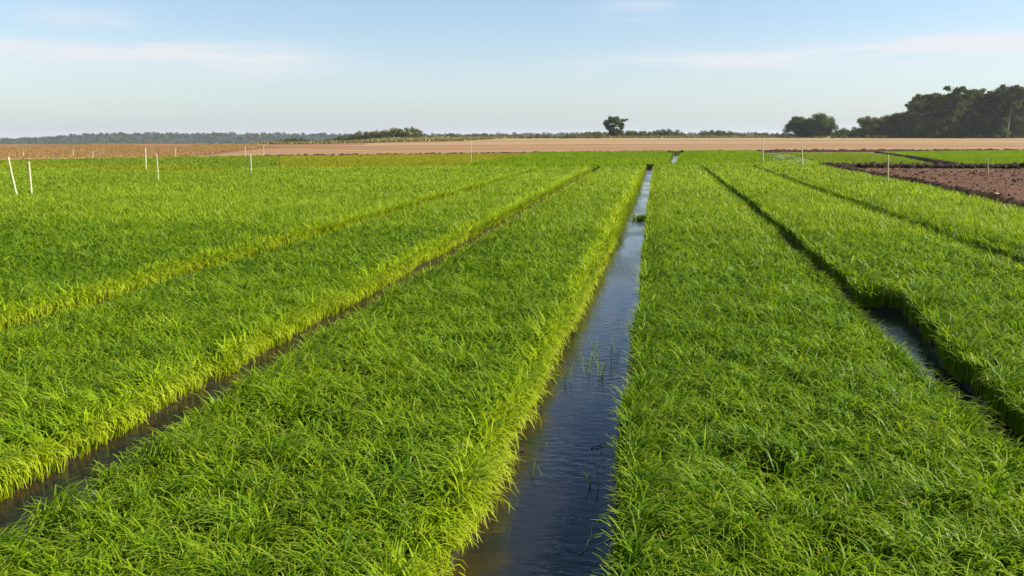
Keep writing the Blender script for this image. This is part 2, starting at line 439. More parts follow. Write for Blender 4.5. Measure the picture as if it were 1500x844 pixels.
for nm, fl, fr, ya, yb, lab, le, re_ in beds:
    crop(nm, fl, fr, ya, yb, lab, M['rice'], .49 if fl in (R1r, R2r) else .40, le, re_, far_y, sun_yel=1.0 if fr in (L2l, L1l, Cl) else 0.0, bands=BANDS+[(72, 82, 80, .10, 2)])
bank_block('bed_soil', L2r, L1l, 1.5, 66, .03, 'wet mud under the rice between the left ditches')
bank_block('bed_soil', EDGEL, L2l, 1.5, 66, .03, 'wet mud under the far left rice bed')
bank_block('bed_soil', L1r, Cl, 1.5, 68.6, .03, 'wet mud under the rice left of the wide ditch')
bank_block('bed_soil', Cr, R1l, 1.5, 68.6, .03, 'wet mud under the rice right of the wide ditch')
bank_block('bed_soil', R1r, R2l, 1.5, 69, .03, 'wet mud under the notched rice bed')
bank_block('bed_soil', R2r, SLl, 1.5, 80, .03, 'wet mud under the rice beside the ploughed plot')
canal('ditch_water', Cl, Cr, 1.5, 68.8, 'dark blue water of the wide central ditch')
canal('ditch_water', L1l, L1r, 1.5, 62.3, 'dark water of the left ditch')
canal('ditch_water', L2l, L2r, 1.5, 62, 'narrow water of the far left furrow')
canal('ditch_water', R1l, R1r, 1.5, 67, 'shaded water of the right ditch')
canal('ditch_water', R2l, R2r, 15, 70, 'narrow water of the far right furrow')

# ------------------------------------------------------------------ far plots (polygons)
def in_poly(X, Y, poly):
    p = np.array(poly, float); c = np.zeros(len(X), bool); j = len(p)-1
    for i in range(len(p)):
        xi, yi = p[i]; xj, yj = p[j]
        if yi != yj:
            k = ((yi > Y) != (yj > Y)) & (X < (xj-xi)*(Y-yi)/(yj-yi)+xi)
            c ^= k
        j = i
    return c

red_patch = [(at_depth(205, 178)*168/178, 168), (at_depth(312, 178)*168/178, 168), (at_depth(312, 178)*1.15, 202), (at_depth(205, 178)*1.15, 202)]
def plot_crop(name, poly, dens, w, hgt, mat, label, holes=(), segs=2, cat='rice crop', light=0.0, thin=0.0, group=None, mar=4):
    p = np.array(poly, float)
    x0, y0 = p.min(0); x1, y1 = p.max(0)
    n = int((x1-x0)*(y1-y0)*dens)
    X = rng.uniform(x0, x1, n); Y = rng.uniform(y0, y1, n)
    jx = (vnoise(X, Y, .8, 15)-.5)*.7
    k = in_poly(X+jx, Y+jx, poly) & in_view(X, Y, mar)
    for hpoly in holes: k &= ~in_poly(X, Y, hpoly)
    if thin: k &= vnoise(X, Y, 2.5, 88)*.6+vnoise(X, Y, 9, 89)*.4 > thin
    X, Y = X[k], Y[k]; n = len(X)
    hn = .6*vnoise(X, Y, .5, 41)+.4*vnoise(X, Y, 2.3, 42)
    h = hgt*(.65+.65*hn)*rng.uniform(.75, 1.15, n)
    ld = rng.uniform(0, 2*math.pi, n); lean = np.abs(rng.normal(.2, .2, n)); curl = rng.uniform(.2, 1.3, n)
    rnd = np.clip(rng.normal(.5, .25, n)+light, 0, 1)
    patch = np.clip(.5+(vnoise(X, Y, 2.2, 71)+vnoise(X, Y, 9, 72)+vnoise(X, Y, 24, 73)-1.5)*.8, 0, 1)
    V, Q, A = blades(np.stack([X, Y], 1), terrain(X, Y)-.03, h, w*rng.uniform(.7, 1.3, n), ld, lean, curl, segs, rnd, patch)
    return tag(link(name, mesh_np(name, V, Q, A, smooth=True), mat), label, cat, group, 'stuff')

farcut = [(1.3, 74.5), (2.0, 74.5), (3.8, 121), (2.7, 121)]
plot_crop('rice_crop', [(-15.4, 62.8), (-4, 63.4), (-2, 65), (-.4, 69.4), (1, 68.9), (4, 67.9), (8, 70.8), (10.8, 81), (15.5, 126), (15.7, 143.5), (-.7, 136), (-16, 122), (-15.2, 99)],
          55, .13, .34, M['rice_far'], 'far green rice plot beyond the ends of the ditches', [farcut], group='rice plots beyond the ditches')
plot_crop('rice_crop', [(-26.5, 58.2), (-15.7, 62.8), (-15.5, 99), (-16.2, 121.5), (-23.8, 114.8), (-44, 98)], 70, .10, .26, M['olive'],
          'olive yellow crop plot in front of the tan strip', group='rice plots beyond the ditches')
plot_crop('rice_crop', [(-27.2, 50.5), (-52, 57.3), (-64, 61), (-62, 70), (-52, 66.8), (-27.2, 57.9)], 70, .10, .30, M['olive_rice'],
          'yellowish green rice strip behind the far left bed', group='rice plots beyond the ditches')
plot_crop('rice_crop', [(-27, 58.2), (-44.5, 97.6), (-51, 91.5), (-64, 75.5), (-62, 70), (-52, 67)], 70, .10, .30, M['young'],
          'green crop plot at far left below the brown grass', group='rice plots beyond the ditches')
plot_crop('rice_crop', [(15.2, 83), (24.3, 80.5), (29, 108), (31.5, 133), (20, 133), (18.5, 110)], 60, .09, .22, M['young'],
          'light green rice plot behind the ploughed soil', group='rice plots beyond the ditches')
plot_crop('rice_crop', [(11.2, 83), (15.2, 83), (18.5, 110), (20, 136), (16, 140), (15.9, 126)], 14, .07, .16, M['young'],
          'sparse young rice standing in the pale flooded plot', thin=.5, group='rice plots beyond the ditches')
plot_crop('rice_crop', [(26.6, 79.5), (62, 79), (76, 158), (60, 157), (34.5, 141), (30.5, 108)], 50, .10, .26, M['rice_far'],
          'bright green rice plot at far right behind the dark bank', group='rice plots beyond the ditches')
def poly_sheet(name, poly, z, mat, label, cat):
    me = bpy.data.meshes.new(name); me.from_pydata([(x, y, z) for x, y in poly], [], [list(range(len(poly)))]); me.update()
    return tag(link(name, me, mat), label, cat, kind='structure')
poly_sheet('flooded_plot_water', [(10.9, 82), (15.3, 82), (25, 79.6), (30, 108), (33, 137), (16, 143), (15.8, 126)], -.01, M['pale_water'], 'pale shallow water of the flooded plot', 'water')
poly_sheet('ditch_water', farcut, -.005, M['water'], 'short water gap in the far rice plot', 'water')
poly_sheet('plot_mud', [(-15.4, 62.8), (-4, 63.4), (-2, 65), (-.4, 69.4), (1, 68.9), (4, 67.9), (8, 70.8), (10.8, 81), (15.5, 126), (15.7, 143.5), (-.7, 136), (-16, 122), (-15.2, 99)], -.02, M['mud'], 'mud under the far rice plot', 'soil')

# ploughed brown soil plot
sheet('ploughed_soil', [(9.9, 18), (46, 18)], [(13.7, 70), (60, 70)], M['brown'], .10, 150, 150, 'reddish brown ploughed soil plot', 'soil', .10)

def bank(name, path, width, height, label, n=160, mat=None):
    """an irregular ridge of turned earth along a path"""
    p = np.array(path, float); d = np.r_[0, np.cumsum(np.hypot(*np.diff(p, axis=0).T))]
    s = np.linspace(0, d[-1], n)
    x = np.interp(s, d, p[:, 0]); y = np.interp(s, d, p[:, 1])
    tx = np.gradient(x, s); ty = np.gradient(y, s); l = np.hypot(tx, ty); nx_, ny_ = -ty/l, tx/l
    prof = [(-.5, -.12), (-.38, .35), (-.2, .8), (0, 1.0), (.2, .82), (.38, .35), (.5, -.12)]
    k = len(prof); V = np.zeros((n, k, 3))
    zt = terrain(x, y)
    for j, (u, v) in enumerate(prof):
        uu = u*width*(1+.35*(rng.random(n)-.5)); hh = v*height*(.55+.9*rng.random(n)) if v > 0 else np.full(n, v)
        V[:, j, 0] = x+nx_*uu; V[:, j, 1] = y+ny_*uu; V[:, j, 2] = zt+hh
    ii, jj = np.meshgrid(np.arange(k-1), np.arange(n-1)); a = (jj*k+ii).ravel()
    Q = np.stack([a, a+k, a+k+1, a+1], 1)
    return tag(link(name, mesh_np(name, V.reshape(-1, 3), Q), mat or M['bank']), label, 'earth bank', kind='structure')

bank('earth_bank', [(9.9, 17), (11.25, 24), (11.6, 27), (12.5, 40), (13.0, 61), (13.6, 71)], 1.3, .40, 'dark cloddy bank along the left edge of the ploughed plot', 260)
bank('earth_bank', [(14.3, 70.5), (26, 71.5), (60, 71)], 1.5, .42, 'dark cloddy bank along the far edge of the ploughed plot', 260)
bank('earth_bank', [(24.9, 76), (28, 96), (30.5, 118), (33.2, 137)], 1.0, .30, 'dark bank running between the two far green plots', 140)
bank('earth_bank', [(15, 144.6), (33, 151.2), (63, 160.8), (110, 178)], 1.3, .36, 'dark bank along the near edge of the tan strip', 200)
bank('earth_bank', [(-47, 97.2), (-24, 115.2), (-.7, 136.8), (15, 144.4)], 1.1, .30, 'low brown bank between olive crop and tan strip', 200)
bank('earth_bank', [(-1.3, 69.1), (.9, 69.0)], .5, .30, 'dark mud dam closing the far end of the wide ditch', 30)
bank('earth_bank', [(-5, 62.9), (-3, 63.0)], .5, .28, 'dark mud dam closing the far end of the left ditch', 30)
bank('earth_bank', [(1.9, 122), (4.2, 122)], .8, .5, 'dark mud dam at the end of the short far water gap', 24)
bank('earth_bank', [(-66, 75.5), (-56.5, 85), (-47, 96.6)], 1.2, .26, 'low pale path edge below the brown grass', 90, M['tan3'])

# loose clods on the ploughed plot and its banks
def clods(name, pts, sizes, mat, label):
    base = []
    phi = (1+5**.5)/2
    ico = np.array([(-1, phi, 0), (1, phi, 0), (-1, -phi, 0), (1, -phi, 0), (0, -1, phi), (0, 1, phi), (0, -1, -phi), (0, 1, -phi), (phi, 0, -1), (phi, 0, 1), (-phi, 0, -1), (-phi, 0, 1)])/1.9
    fc = np.array([(0, 11, 5), (0, 5, 1), (0, 1, 7), (0, 7, 10), (0, 10, 11), (1, 5, 9), (5, 11, 4), (11, 10, 2), (10, 7, 6), (7, 1, 8), (3, 9, 4), (3, 4, 2), (3, 2, 6), (3, 6, 8), (3, 8, 9), (4, 9, 5), (2, 4, 11), (6, 2, 10), (8, 6, 7), (9, 8, 1)])
    n = len(pts)
    V = ico[None]*sizes[:, None, None]*rng.uniform(.6, 1.35, (n, 12, 1))*np.array([1, 1, .7])+pts[:, None, :]
    Fc = (fc[None]+(np.arange(n)*12)[:, None, None]).reshape(-1, 3)
    return tag(link(name, mesh_np(name, V.reshape(-1, 3), Fc), mat), label, 'soil clods', kind='stuff')
n = 9000
X = rng.uniform(11, 45, n); Y = 18+52*rng.random(n)**.8
k = (X > np.interp(Y, [18, 31.8, 47, 71], [10.3, 12.4, 13.2, 13.9])) & in_view(X, Y, 3); X, Y = X[k], Y[k]
s_ = rng.gamma(1.5, .018, len(X))+.010
clods('soil_clods', np.stack([X, Y, .10+s_*.3], 1), s_, M['brown'], 'brown clods scattered over the ploughed plot')
tb = rng.random(1500); xb = np.interp(tb, [0, .35, .6, 1], [10.9, 12.1, 13.7, 40])+rng.normal(0, .22, 1500)
yb_ = np.interp(tb, [0, .35, .6, 1], [22, 34, 70.4, 71])+rng.normal(0, .3, 1500)
s_ = rng.gamma(2.2, .035, 1500)+.03
clods('bank_clods', np.stack([xb, yb_, .16+.16*rng.random(1500)], 1), s_, M['bank'], 'dark clods heaped along the banks')

# ------------------------------------------------------------------ marker poles
def pole(pt, pb, label, dia=.07, z=.30, group='white marker poles standing in the fields'):
    B = at(*pb, z)
    r = ray(*pt); rb = ray(*pb)
    fw = Vector((-math.sin(YAW)*math.cos(PIT), math.cos(YAW)*math.cos(PIT), -math.sin(PIT)))
    T = Vector((0, 0, CZ))+r*(((B-Vector((0, 0, CZ))).dot(fw))/r.dot(fw))
    ax = (T-B); base = B-ax.normalized()*(z+.12)/max(.5, ax.normalized().z)
    L = (T-base).length
    segs, sides = 6, 9
    bend = Vector((random.uniform(-1, 1), random.uniform(-1, 1), 0))*.012*L
    rings = [(0, .35), (.04, 1)]+[(.04+.94*k/segs, 1-.12*k/segs) for k in range(1, segs+1)]+[(.994, .80), (1, .45)]
    V = []; Fc = []
    for t, rr in rings:
        c = Vector((0, 0, t*L))+bend*4*t*(1-t)
        for k in range(sides):
            a = 2*math.pi*k/sides; V.append((c.x+math.cos(a)*dia/2*rr, c.y+math.sin(a)*dia/2*rr, c.z))
    nr = len(rings)
    for i in range(nr-1):
        for k in range(sides):
            k2 = (k+1) % sides; Fc.append((i*sides+k, i*sides+k2, (i+1)*sides+k2, (i+1)*sides+k))
    Fc.append(tuple(range(sides-1, -1, -1))); Fc.append(tuple((nr-1)*sides+k for k in range(sides)))
    me = bpy.data.meshes.new('marker_pole'); me.from_pydata(V, [], Fc); me.update()
    for p_ in me.polygons[:-2]: p_.use_smooth = True
    o = link('marker_pole', me, M['pole'])
    o.location = base; o.rotation_mode = 'QUATERNION'
    o.rotation_quaternion = Vector((0, 0, 1)).rotation_difference(ax.normalized())
    return tag(o, label, 'pole', group)

pole((12, 230), (25, 285), 'tall white pole leaning left, at the left edge of the rice', .085)
pole((42, 237), (46, 283), 'upright white pole beside the tall leaning pole', .085)
pole((213, 217), (214, 248), 'thick white pole in front of the red soil patch, behind the thinner pole', .10)
pole((229, 225), (231, 265), 'thin white pole nearest in the rice before the red soil patch', .06)
pole((367, 226), (368, 252), 'white pole standing in the rice at the edge of the olive crop', .085)
pole((690, 205), (691, 238), 'faint thin pole in the middle of the far crop before the tan strip', .06)
pole((1117, 206), (1118, 236), 'white pole at the left corner of the pale flooded plot', .10)
pole((1175, 214), (1175, 243), 'white pole in front of the pale flooded plot', .10)
pole((1301, 226), (1301, 269), 'pale pole at the left bank of the ploughed soil', .07)
pole((1447, 230), (1447, 252), 'short pale pole at the far edge of the ploughed soil', .07, .2)
for (xt, yt, yb2, lab) in ((34, 222, 231, 'small pale post in brown grass above the two left poles'),
                           (107, 218, 230, 'small pale post in brown grass, the taller between two left posts'),
                           (136, 221, 235, 'small pale post at the pale path edge in the brown grass'),
                           (257, 217, 231, 'small pale post in front of the red soil patch, right of the thick pole'),
                           (359, 214, 231, 'small pale post at the tip of the tan strip'),
                           (386, 214, 231, 'small pale post on the tan strip near the orange soil'),
                           (1167, 211, 222, 'stubby pale post on the tan strip behind the flooded plot')):
    pole((xt, yt), (xt, yb2), lab, .10, .0, 'small pale posts along the dry fields')

# ------------------------------------------------------------------ things in the water
def tuft(name, x, y, nb, h, spread, label, cat, lean=.3, mat='rice', z=-.02, group=None, w=.008):
    P = np.stack([rng.normal(0, spread, nb), rng.normal(0, spread, nb)], 1)
    V, Q, A = blades(P, np.zeros(nb), h*rng.uniform(.6, 1.15, nb), np.full(nb, w)*rng.uniform(.7, 1.2, nb), rng.uniform(0, 6.28, nb),
                     np.abs(rng.normal(lean, .2, nb)), rng.uniform(.2, 1.2, nb), 4, rng.random(nb), np.full(nb, .4))
    nv = len(V)                                            # a low root stool the blades grow from
    sr = max(.012, spread*1.9); K = 10
    st = np.array([(math.cos(6.283*k/K)*sr*rng.uniform(.8, 1.1), math.sin(6.283*k/K)*sr*rng.uniform(.8, 1.1), -.005) for k in range(K)]+[(0, 0, .012)])
    V = np.concatenate([V, st]); A = np.concatenate([A, np.tile([[.3, 0, .2]], (K+1, 1))])
    Qs = np.array([(nv+k, nv+(k+1) % K, nv+(k+2) % K, nv+K) for k in range(0, K, 2)])
    Q = np.concatenate([Q, Qs])
    o = link(name, mesh_np(name, V, Q, A, smooth=True), M[mat]); o.location = (x, y, z)
    return tag(o, label, cat, group)
for (px, py, nb, h, lab) in (
        (783, 698, 2, .10, 'single pale seedling in the water beside the left bank, lowest on its side'),
        (872, 708, 4, .16, 'bright bent seedling alone in the water near the right bank'),
        (832, 560, 5, .16, 'seedling clump in the water nearest the left bank below the dark reeds'),
        (858, 545, 5, .18, 'seedling clump in the middle of the ditch among the dark reeds'),
        (880, 552, 6, .20, 'fullest seedling clump in the ditch among the dark reeds'),
        (900, 528, 5, .20, 'seedling clump close to the right bank among the dark reeds'),
        (872, 520, 4, .15, 'small seedling clump behind the others in the ditch'),
        (857, 780, 2, .07, 'tiny seedling low in the dark water at the bottom of the ditch')):
    p = at(px, py)
    tuft('rice_seedling', p.x, p.y, nb+1, h*1.3, .025, lab, 'seedling', .25, group='seedlings standing in the ditch water')
p = at(938, 322)
tuft('grass_clump', p.x+.05, p.y, 150, .20, .16, 'dark grass clump reaching across the ditch far up the water', 'grass', .5, w=.03)

def stick(name, pts, r0, label, cat, mat='twig'):
    pts = [Vector(q) for q in pts]; V = []; Fc = []; sd = 7
    for i, q in enumerate(pts):
        t = (pts[min(i+1, len(pts)-1)]-pts[max(i-1, 0)]).normalized()
        a = t.orthogonal().normalized(); b = t.cross(a)
        rr = r0*(1-.7*i/(len(pts)-1))*random.uniform(.85, 1.15)
        for k in range(sd):
            an = 2*math.pi*k/sd; V.append(q+a*math.cos(an)*rr+b*math.sin(an)*rr)
    for i in range(len(pts)-1):
        for k in range(sd):
            k2 = (k+1) % sd; Fc.append((i*sd+k, i*sd+k2, (i+1)*sd+k2, (i+1)*sd+k))
    Fc.append(tuple(range(sd-1, -1, -1))); Fc.append(tuple((len(pts)-1)*sd+k for k in range(sd)))
    me = bpy.data.meshes.new(name); me.from_pydata([tuple(v) for v in V], [], Fc); me.update()
    return tag(link(name, me, M[mat]), label, cat)
n = 260
fy = rng.uniform(2.6, 30, n); fu = rng.random(n)**1.3; fl_, fr_ = Cl(fy), Cr(fy)
fx = np.where(rng.random(n) < .6, fl_+fu*(fr_-fl_), fr_-fu*(fr_-fl_)*.5)
d_ = rng.uniform(0, 6.28, n); ln = rng.uniform(.015, .075, n); wd = rng.uniform(.003, .007, n)
cs, sn = np.cos(d_), np.sin(d_)
def fpt(a, b, z): return np.stack([fx+cs*a-sn*b, fy+sn*a+cs*b, np.full(n, z)], 1)
Vt = [fpt(-ln, 0*wd, .004), fpt(0*ln, -wd, .005), fpt(ln, 0*wd, .008), fpt(0*ln, wd, .005)]
Vf = np.stack(Vt, 1).reshape(-1, 3)
tag(link('floating_leaves', mesh_np('floating_leaves', Vf, np.arange(n*4).reshape(-1, 4), np.repeat(np.stack([rng.random(n), np.full(n, .5), rng.random(n)], 1), 4, axis=0)), M['debris']),
    'bits of dead leaf floating on the wide ditch', 'debris', kind='stuff')
p = at(866, 658); q = at(894, 651)
stick('twig', [(p.x, p.y, .004), (p.x*.7+q.x*.3, p.y*.7+q.y*.3+.01, .012), (p.x*.3+q.x*.7, p.y*.3+q.y*.7, .010), (q.x, q.y, .006)], .006, 'dark twig floating on the water near the right bank', 'twig')
def lump(name, pos, r, mat, label, cat, flat=.7):
    import bmesh
    bm = bmesh.new(); bmesh.ops.create_icosphere(bm, subdivisions=3, radius=r)
    ph = [random.uniform(0, 6) for _ in range(6)]
    for v in bm.verts:
        d = v.co/r
        f = 1+.22*math.sin(3*d.x+ph[0])*math.sin(2.5*d.y+ph[1])+.15*math.sin(6*d.y+ph[2])*math.sin(5*d.z+ph[3])+random.uniform(-.05, .05)
        v.co = Vector((v.co.x*1.25, v.co.y, v.co.z*flat))*f
    me = bpy.data.meshes.new(name); bm.to_mesh(me); bm.free()
    for p_ in me.polygons: p_.use_smooth = True
    o = link(name, me, mat); o.location = pos
    return tag(o, label, cat)
p = at(757, 662); lump('mud_clod', (p.x, p.y, .015), .045, M['mud'], 'dark mud clod in the water against the left bank', 'mud clod')
p = at(1457, 289, .3); m_ = soil_mat('pale_clay', [(.3, (.36, .2, .12)), (.7, (.55, .36, .25))], 8, .4)
lump('pale_stone', (p.x, p.y, .36), .16, m_, 'pale orange stone on the bank of the ploughed plot', 'stone')

# ------------------------------------------------------------------ trees
def tube(path, r0, r1, sd=7):
    pts = [Vector(q) for q in path]; V = []; Fc = []
    for i, q in enumerate(pts):
        t = (pts[min(i+1, len(pts)-1)]-pts[max(i-1, 0)]).normalized()
        a = t.orthogonal().normalized(); b = t.cross(a); rr = r0+(r1-r0)*i/(len(pts)-1)
        for k in range(sd):
            an = 2*math.pi*k/sd; V.append(tuple(q+a*math.cos(an)*rr+b*math.sin(an)*rr))
    for i in range(len(pts)-1):
        for k in range(sd):
            k2 = (k+1) % sd; Fc.append((i*sd+k, i*sd+k2, (i+1)*sd+k2, (i+1)*sd+k))
    return V, Fc

def leaf_cloud(name, clumps, leaf, per, mat, flat=.8):
    """leaf faces spread through clumps (x, y, z, r)"""
    VV = []; AA = []
    for (x, y, z, r) in clumps:
        n = max(12, int(per*r*r))
        d = rng.normal(size=(n, 3)); d /= np.linalg.norm(d, axis=1)[:, None]
        rad = r*rng.random(n)**.45*(1+.25*rng.normal(size=n)*.5)
        c = d*rad[:, None]*np.array([1, 1, flat])+np.array([x, y, z])
        u = rng.normal(size=(n, 3)); u /= np.linalg.norm(u, axis=1)[:, None]
        w = np.cross(u, rng.normal(size=(n, 3))); w /= np.linalg.norm(w, axis=1)[:, None]
        s = leaf*rng.uniform(.6, 1.4, n)[:, None]
        q = np.stack([c-u*s, c-w*s*.42, c+u*s, c+w*s*.42], 1)
        VV.append(q.reshape(-1, 3))
        at_ = np.stack([np.repeat(rng.random(n), 4), np.full(n*4, .5), np.full(n*4, rng.random())], 1); AA.append(at_)
    V = np.concatenate(VV); Q = np.arange(len(V)).reshape(-1, 4)
    return mesh_np(name, V, Q, np.concatenate(AA))

def make_tree(kind, H, seed):
    """trunk mesh and crown mesh of one tree, height H"""
    random.seed(seed)
    TV, TF = [], []
    def add(path, r0, r1):
        V, Fc = tube(path, r0, r1); o = len(TV); TV.extend(V); TF.extend([tuple(i+o for i in f) for f in Fc])
    cl = []
    if kind == 'gum':           # tall slim trunk, long limbs, separate puffs of leaves high up
        x = y = 0; path = [(0, 0, -.3)]
        for k in range(1, 7):
            x += random.uniform(-.25, .25); y += random.uniform(-.25, .25); path.append((x, y, H*.90*k/6))
        add(path, .24, .04)
        for k in range(15):
            f = random.uniform(.40, .88); i = f/.90*6; b = path[min(6, int(i))]
            a = random.uniform(0, 6.28); L = H*random.uniform(.10, .22)*(1.25-f*.6)
            e = (b[0]+math.cos(a)*L, b[1]+math.sin(a)*L, min(H*f+L*random.uniform(.3, .9), H*.91))
            add([(b[0], b[1], H*f*.96), ((b[0]+e[0])/2, (b[1]+e[1])/2, H*f+.2*L), e], .08, .025)
            cl.append((*e, H*random.uniform(.04, .075)))
            for _ in range(2): cl.append((e[0]+random.uniform(-1, 1)*H*.06, e[1]+random.uniform(-1, 1)*H*.06, e[2]+random.uniform(-.6, .6)*H*.06, H*random.uniform(.03, .06)))
        cl.append((x, y, H*.90, H*.07)); cl.append((x+.3, y, H*.84, H*.08)); cl.append((x-.3, y, H*.78, H*.08)); cl.append((x+.2, y-.3, H*.71, H*.08)); cl.append((x-.2, y+.3, H*.64, H*.08)); cl.append((x+.5, y, H*.57, H*.07))
        for _ in range(7):   # lower dark foliage and saplings round the trunk
            cl.append((random.uniform(-1, 1)*H*.12, random.uniform(-1, 1)*H*.12, H*random.uniform(.10, .5), H*random.uniform(.06, .10)))
    elif kind == 'round':       # broad dense crown down to near the ground
        add([(0, 0, -.3), (.1, 0, H*.25), (0, .1, H*.6)], .32, .1)
        for k in range(46):
            a = random.uniform(0, 6.28); f = random.random(); zz = .07+.80*f
            rr = .50*math.sqrt(max(.05, 1-((zz-.40)/.52)**2))*math.sqrt(random.random())
            cl.append((math.cos(a)*rr*H, math.sin(a)*rr*H, zz*H, H*random.uniform(.11, .18)))
            if k % 5 == 0: add([(0, 0, H*.2), (math.cos(a)*rr*H*.5, math.sin(a)*rr*H*.5, zz*H*.6), (math.cos(a)*rr*H, math.sin(a)*rr*H, zz*H)], .1, .03)
    elif kind == 'lone':        # leaning umbrella crown, narrow at the foot, one limb reaching out
        add([(0, 0, -.3), (-.1*H*.3, 0, H*.2), (.02*H, 0, H*.5), (.08*H, 0, H*.8)], .34, .10)
        for k in range(70):
            f = random.random(); zz = .10+.80*f
            half = np.interp(zz, [.10, .3, .5, .7, .85, .93], [.14, .26, .35, .42, .30, .12])
            a = random.uniform(0, 6.28); rr = half*math.sqrt(random.random())
            cl.append((math.cos(a)*rr*H+.02*H, math.sin(a)*rr*H, zz*H, H*random.uniform(.07, .12)))
            if k % 6 == 0: add([(0, 0, H*.2), (math.cos(a)*rr*H*.5, math.sin(a)*rr*H*.5, zz*H*.7), (math.cos(a)*rr*H, math.sin(a)*rr*H, zz*H)], .12, .03)
        add([(.05*H, 0, H*.55), (.3*H, 0, H*.68), (.5*H, 0, H*.76)], .12, .04)
        for q in ((.44, .74, .07), (.52, .77, .06), (.36, .72, .06), (-.42, .62, .06), (-.36, .66, .07)): cl.append((q[0]*H, random.uniform(-.05, .05)*H, q[1]*H, q[2]*H))
    elif kind == 'bush':
        for k in range(4):
            a = random.uniform(0, 6.28); add([(0, 0, -.2), (math.cos(a)*.15*H, math.sin(a)*.15*H, H*.3), (math.cos(a)*.4*H, math.sin(a)*.4*H, H*.65)], .06, .02)
        for k in range(22):
            a = random.uniform(0, 6.28); rr = .75*math.sqrt(random.random()); zz = random.uniform(.12, .82)*(1-.35*rr)
            cl.append((math.cos(a)*rr*H, math.sin(a)*rr*H, zz*H, H*random.uniform(.13, .24)))
    tm = bpy.data.meshes.new('trunk'); tm.from_pydata(TV, [], TF); tm.update()
    for p_ in tm.polygons: p_.use_smooth = True
    return tm, cl

LEAF = {'gum': (.30, 150, .75), 'round': (.26, 150, .85), 'lone': (.26, 200, .85), 'bush': (.16, 260, .85)}
def proto(kind, H, seed, leaf, bark):
    tm, cl = make_tree(kind, H, seed)
    lf, per, fl = LEAF[kind]
    cm = leaf_cloud('crown', cl, lf, per, M[leaf], fl)
    tm.materials.append(M[bark]); cm.materials.append(M[leaf])
    return tm, cm, H
PROTO = {'gum': [proto('gum', 18, s, l, 'pale_bark') for s, l in ((1, 'leaf_a'), (2, 'leaf_b'), (3, 'leaf_a'), (4, 'leaf_b'))],
         'round': [proto('round', 10, s, l, 'bark') for s, l in ((11, 'leaf_a'), (12, 'leaf_a'), (13, 'leaf_b'))],
         'lone': [proto('lone', 10, 21, 'leaf_a', 'bark')],
         'bush': [proto('bush', 3, s, l, 'bark') for s, l in ((31, 'leaf_a'), (32, 'leaf_b'), (33, 'leaf_b'))]}

def plant(kind, px, Y, H, var, name, label, cat, group, wide=1.0, rot=None):
    tm, cm, H0 = PROTO[kind][var % len(PROTO[kind])]
    x = at_depth(px, Y)
    e = bpy.data.objects.new(name, None); col.objects.link(e)
    e.location = (x, Y, float(terrain(x, Y))-.05); e.empty_display_size = .5
    s = H/H0; e.scale = (s*wide, s*wide, s); e.rotation_euler = (0, 0, random.uniform(0, 6.28) if rot is None else rot)
    link('trunk', tm, None, e); link('crown', cm, None, e)
    return tag(e, label, cat, group)

random.seed(99)
plant('lone', 899, 360, 9.6, 0, 'umbrella_tree', 'lone dark tree with spreading crown above the low shrubs', 'tree', None, 1.05, R(-9))
plant('round', 1170, 372, 8.8, 0, 'round_tree', 'lower left half of the pair of dense round trees', 'tree', 'dense round trees right of the lone tree', 1.15)
plant('round', 1203, 368, 10.2, 1, 'round_tree', 'tallest dense round tree, alone between two gaps of sky', 'tree', 'dense round trees right of the lone tree', 1.15)
plant('round', 1186, 376, 8.8, 2, 'round_tree', 'olive tinted round tree wedged behind the dense pair', 'tree', 'dense round trees right of the lone tree', 1.15)
for px, H, v, lab in ((1272, 9.4, 2, 'leftmost tree of the low dark clump beside the tall wood'), (1298, 10.0, 2, 'middle tree of the low dark clump beside the tall wood'),
                      (1315, 10.6, 1, 'tree of the low dark clump that touches the tall wood'), (1330, 10.2, 2, 'dark tree under the left end of the tall wood')):
    plant('round', px, 366+random.uniform(-6, 6), H, v, 'round_tree', lab, 'tree', 'low dark clump beside the tall wood', 1.1)
gums = [(1338, 15.5), (1347, 18.2), (1357, 17.6), (1366, 19.0), (1377, 18.2), (1387, 19.6), (1396, 20.2), (1407, 19.4), (1415, 18.6), (1425, 20.0), (1436, 19.4), (1446, 19.8),
        (1456, 20.4), (1466, 19.4), (1475, 20.6), (1485, 21.2), (1494, 20.4), (1503, 20.0), (1514, 20.6), (1526, 20)]
for i, (px, H) in enumerate(gums):
    plant('gum', px, 362+random.uniform(-14, 14), H*.94*(1+.07*math.sin(i*2.3)), i, 'gum_tree', 'tall gum tree in the dark wood at right, crown merging with its neighbours', 'tree', 'tall gum trees of the wood at right', random.uniform(.9, 1.15))
for i in range(12):      # second row: closes the wood behind
    px = 1342+i*14.5
    plant('gum', px, 392+random.uniform(-8, 8), random.uniform(17.5, 19.5), i+1, 'gum_tree', 'tall gum tree in the dark wood at right, crown merging with its neighbours', 'tree', 'tall gum trees of the wood at right', 1.2)
for i in range(11):      # dense understory trees under the gums
    px = 1336+i*16.5
    plant('round', px, 356+random.uniform(-5, 5), random.uniform(7.0, 10.5), i, 'round_tree', 'low dark tree filling the foot of the tall wood', 'tree', 'understory trees of the tall wood', .95)
